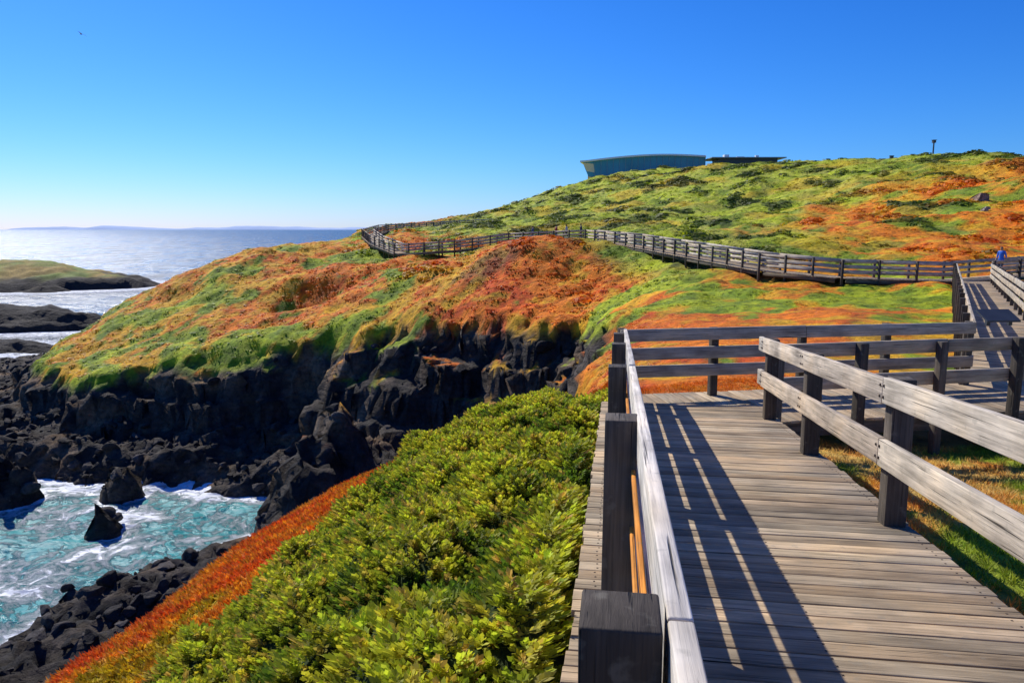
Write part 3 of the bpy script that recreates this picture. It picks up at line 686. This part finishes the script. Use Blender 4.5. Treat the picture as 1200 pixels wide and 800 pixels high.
# ---------------------------------------------------------------- people
def person(x,y,z,face,shirt,trousers,hair,stride=.12,h=1.72):
    J={'pel':(0,0,.93),'wai':(0,0,1.08),'che':(0,.0,1.3),'sho':(0,0,1.43),'nek':(0,.01,1.50),'chn':(0,.03,1.56),'hed':(0,.03,1.64),'crn':(0,.02,1.71),
     'hl':(-.09,0,.90),'kl':(-.10,stride*.9,.50),'al':(-.10,stride*.6,.09),'tl':(-.11,stride*.6+.15,.03),
     'hr':(.09,0,.90),'kr':(.10,-stride*.3,.49),'ar':(.10,-stride*1.5,.10),'tr':(.11,-stride*1.5+.15,.03),
     'sl':(-.18,0,1.41),'el':(-.23,-.08,1.14),'wl':(-.22,.06,.92),'fl':(-.21,.10,.80),
     'sr':(.18,0,1.41),'er':(.23,.0,1.13),'wr':(.23,.14,.94),'fr':(.22,.18,.84)}
    Rd={'pel':.14,'wai':.12,'che':.145,'sho':.10,'nek':.055,'chn':.07,'hed':.095,'crn':.06,'hl':.095,'kl':.06,'al':.042,'tl':.035,'hr':.095,'kr':.06,'ar':.042,'tr':.035,
     'sl':.06,'el':.043,'wl':.03,'fl':.025,'sr':.06,'er':.043,'wr':.03,'fr':.025}
    E=[('pel','wai'),('wai','che'),('che','sho'),('sho','nek'),('nek','chn'),('chn','hed'),('hed','crn'),('pel','hl'),('hl','kl'),('kl','al'),('al','tl'),('pel','hr'),('hr','kr'),('kr','ar'),('ar','tr'),('sho','sl'),('sl','el'),('el','wl'),('wl','fl'),('sho','sr'),('sr','er'),('er','wr'),('wr','fr')]
    ks=list(J); me=bpy.data.meshes.new('p'); me.from_pydata([J[k] for k in ks],[(ks.index(a),ks.index(b)) for a,b in E],[])
    ob=bpy.data.objects.new('tmp',me); COL.objects.link(ob)
    ob.modifiers.new('s','SKIN'); sd=me.skin_vertices[0].data
    for i,k in enumerate(ks): sd[i].radius=(Rd[k],Rd[k]); sd[i].use_root=(k=='pel')
    sb=ob.modifiers.new('sub','SUBSURF'); sb.levels=2; sb.render_levels=2
    dg=bpy.context.evaluated_depsgraph_get(); m2=bpy.data.meshes.new_from_object(ob.evaluated_get(dg)); bpy.data.objects.remove(ob)
    o2=bpy.data.objects.new('person',m2); COL.objects.link(o2); m2.materials.clear()
    for nm,c_ in (('skin',(.45,.26,.18)),('shirt_cloth',shirt),('trouser_cloth',trousers),('hair',hair),('shoe',(.04,.04,.04))): m2.materials.append(simple_mat(nm,c_,.8,0,.15,20))
    for p_ in m2.polygons:
        c_=p_.center
        if c_.z>1.64 or (c_.z>1.57 and c_.y<.02): i=3
        elif c_.z>1.47: i=0
        elif abs(c_.x)>.19 and c_.z<1.12: i=0
        elif c_.z>.95: i=1
        elif c_.z>.09: i=2
        else: i=4
        p_.material_index=i; p_.use_smooth=True
    o2.location=(x,y,z); o2.rotation_euler=(0,0,face); s=h/1.75; o2.scale=(s,s,s); return o2
person(29.2,44.4,ZC-2.86,2.0,(.03,.16,.65),(.05,.06,.10),(.03,.02,.015),h=1.85)
person(7.0,75.9,ZC-1.2,1.6,(.06,.06,.08),(.04,.04,.06),(.03,.02,.015)); person(5.6,76.9,ZC-1.25,1.2,(.5,.48,.45),(.05,.05,.08),(.05,.03,.02)); person(4.6,77.6,ZC-1.3,-1.2,(.35,.06,.05),(.05,.05,.08),(.03,.02,.015)); person(2.2,79.5,ZC-1.4,1.4,(.08,.1,.2),(.05,.05,.08),(.1,.06,.03))
sg=[(0,.25,0),(0,-.28,.0),(-.07,0,.02),(.07,0,.02),(-.35,.06,.13),(-.33,-.08,.12),(-.72,-.08,.06),(.35,.06,.13),(.33,-.08,.12),(.72,-.08,.06),(0,0,-.07),(-.06,-.42,.0),(.06,-.42,0),(0,.08,.06)]
gf=[[0,2,13],[0,13,3],[2,1,13],[13,1,3],[0,10,2],[0,3,10],[10,1,2],[10,3,1],[2,4,5],[2,5,1],[4,6,5],[3,8,7],[3,1,8],[7,8,9],[1,11,12]]
g_=pymesh('seagull',sg,gf,simple_mat('gull_feathers',(.35,.35,.36),.8)); g_.location=(-46,83,ZC+20.5); g_.rotation_euler=(.2,.25,1.2)
# ---------------------------------------------------------------- light, sky, camera
az=math.radians(-38); el=math.radians(40)
S=Vector((math.sin(az)*math.cos(el),math.cos(az)*math.cos(el),math.sin(el)))
ld=bpy.data.lights.new('sun','SUN'); ld.energy=5.0; ld.angle=math.radians(.5); ld.color=(1,.95,.86)
lo_=bpy.data.objects.new('sun',ld); COL.objects.link(lo_); lo_.rotation_euler=S.to_track_quat('Z','Y').to_euler()
w=bpy.data.worlds.new('World'); SCN.world=w; w.use_nodes=True; nt=w.node_tree; nt.nodes.clear()
sk=N(nt,'ShaderNodeTexSky'); sk.sky_type='NISHITA'; sk.sun_disc=False; sk.sun_elevation=el; sk.sun_rotation=az; sk.altitude=0; sk.air_density=1.0; sk.dust_density=.15; sk.ozone_density=2.0
sp=N(nt,'ShaderNodeSeparateColor'); L(nt,sk.outputs[0],sp.inputs[0]); cb=N(nt,'ShaderNodeCombineColor')
for i,(pw,gain) in enumerate(((1.9,5.2),(1.3,7.8),(1.0,14.0))):
    a=N(nt,'ShaderNodeMath',operation='MULTIPLY'); L(nt,sp.outputs[i],a.inputs[0]); a.inputs[1].default_value=.1
    c=N(nt,'ShaderNodeMath',operation='POWER'); L(nt,a.outputs[0],c.inputs[0]); c.inputs[1].default_value=pw
    d=N(nt,'ShaderNodeMath',operation='MULTIPLY'); L(nt,c.outputs[0],d.inputs[0]); d.inputs[1].default_value=gain
    L(nt,d.outputs[0],cb.inputs[i])
bg=N(nt,'ShaderNodeBackground'); bg.inputs[1].default_value=.10; L(nt,cb.outputs[0],bg.inputs[0]); wo=N(nt,'ShaderNodeOutputWorld'); L(nt,bg.outputs[0],wo.inputs[0])
cd=bpy.data.cameras.new('camera'); cd.lens=26.01; cd.sensor_width=36; cd.clip_start=.05; cd.clip_end=40000
co=bpy.data.objects.new('camera',cd); COL.objects.link(co); co.location=(0,0,ZC); co.rotation_euler=(math.radians(90-8.66),0,0); SCN.camera=co
SCN.view_settings.view_transform='Standard'; SCN.view_settings.look='None'; SCN.view_settings.exposure=0
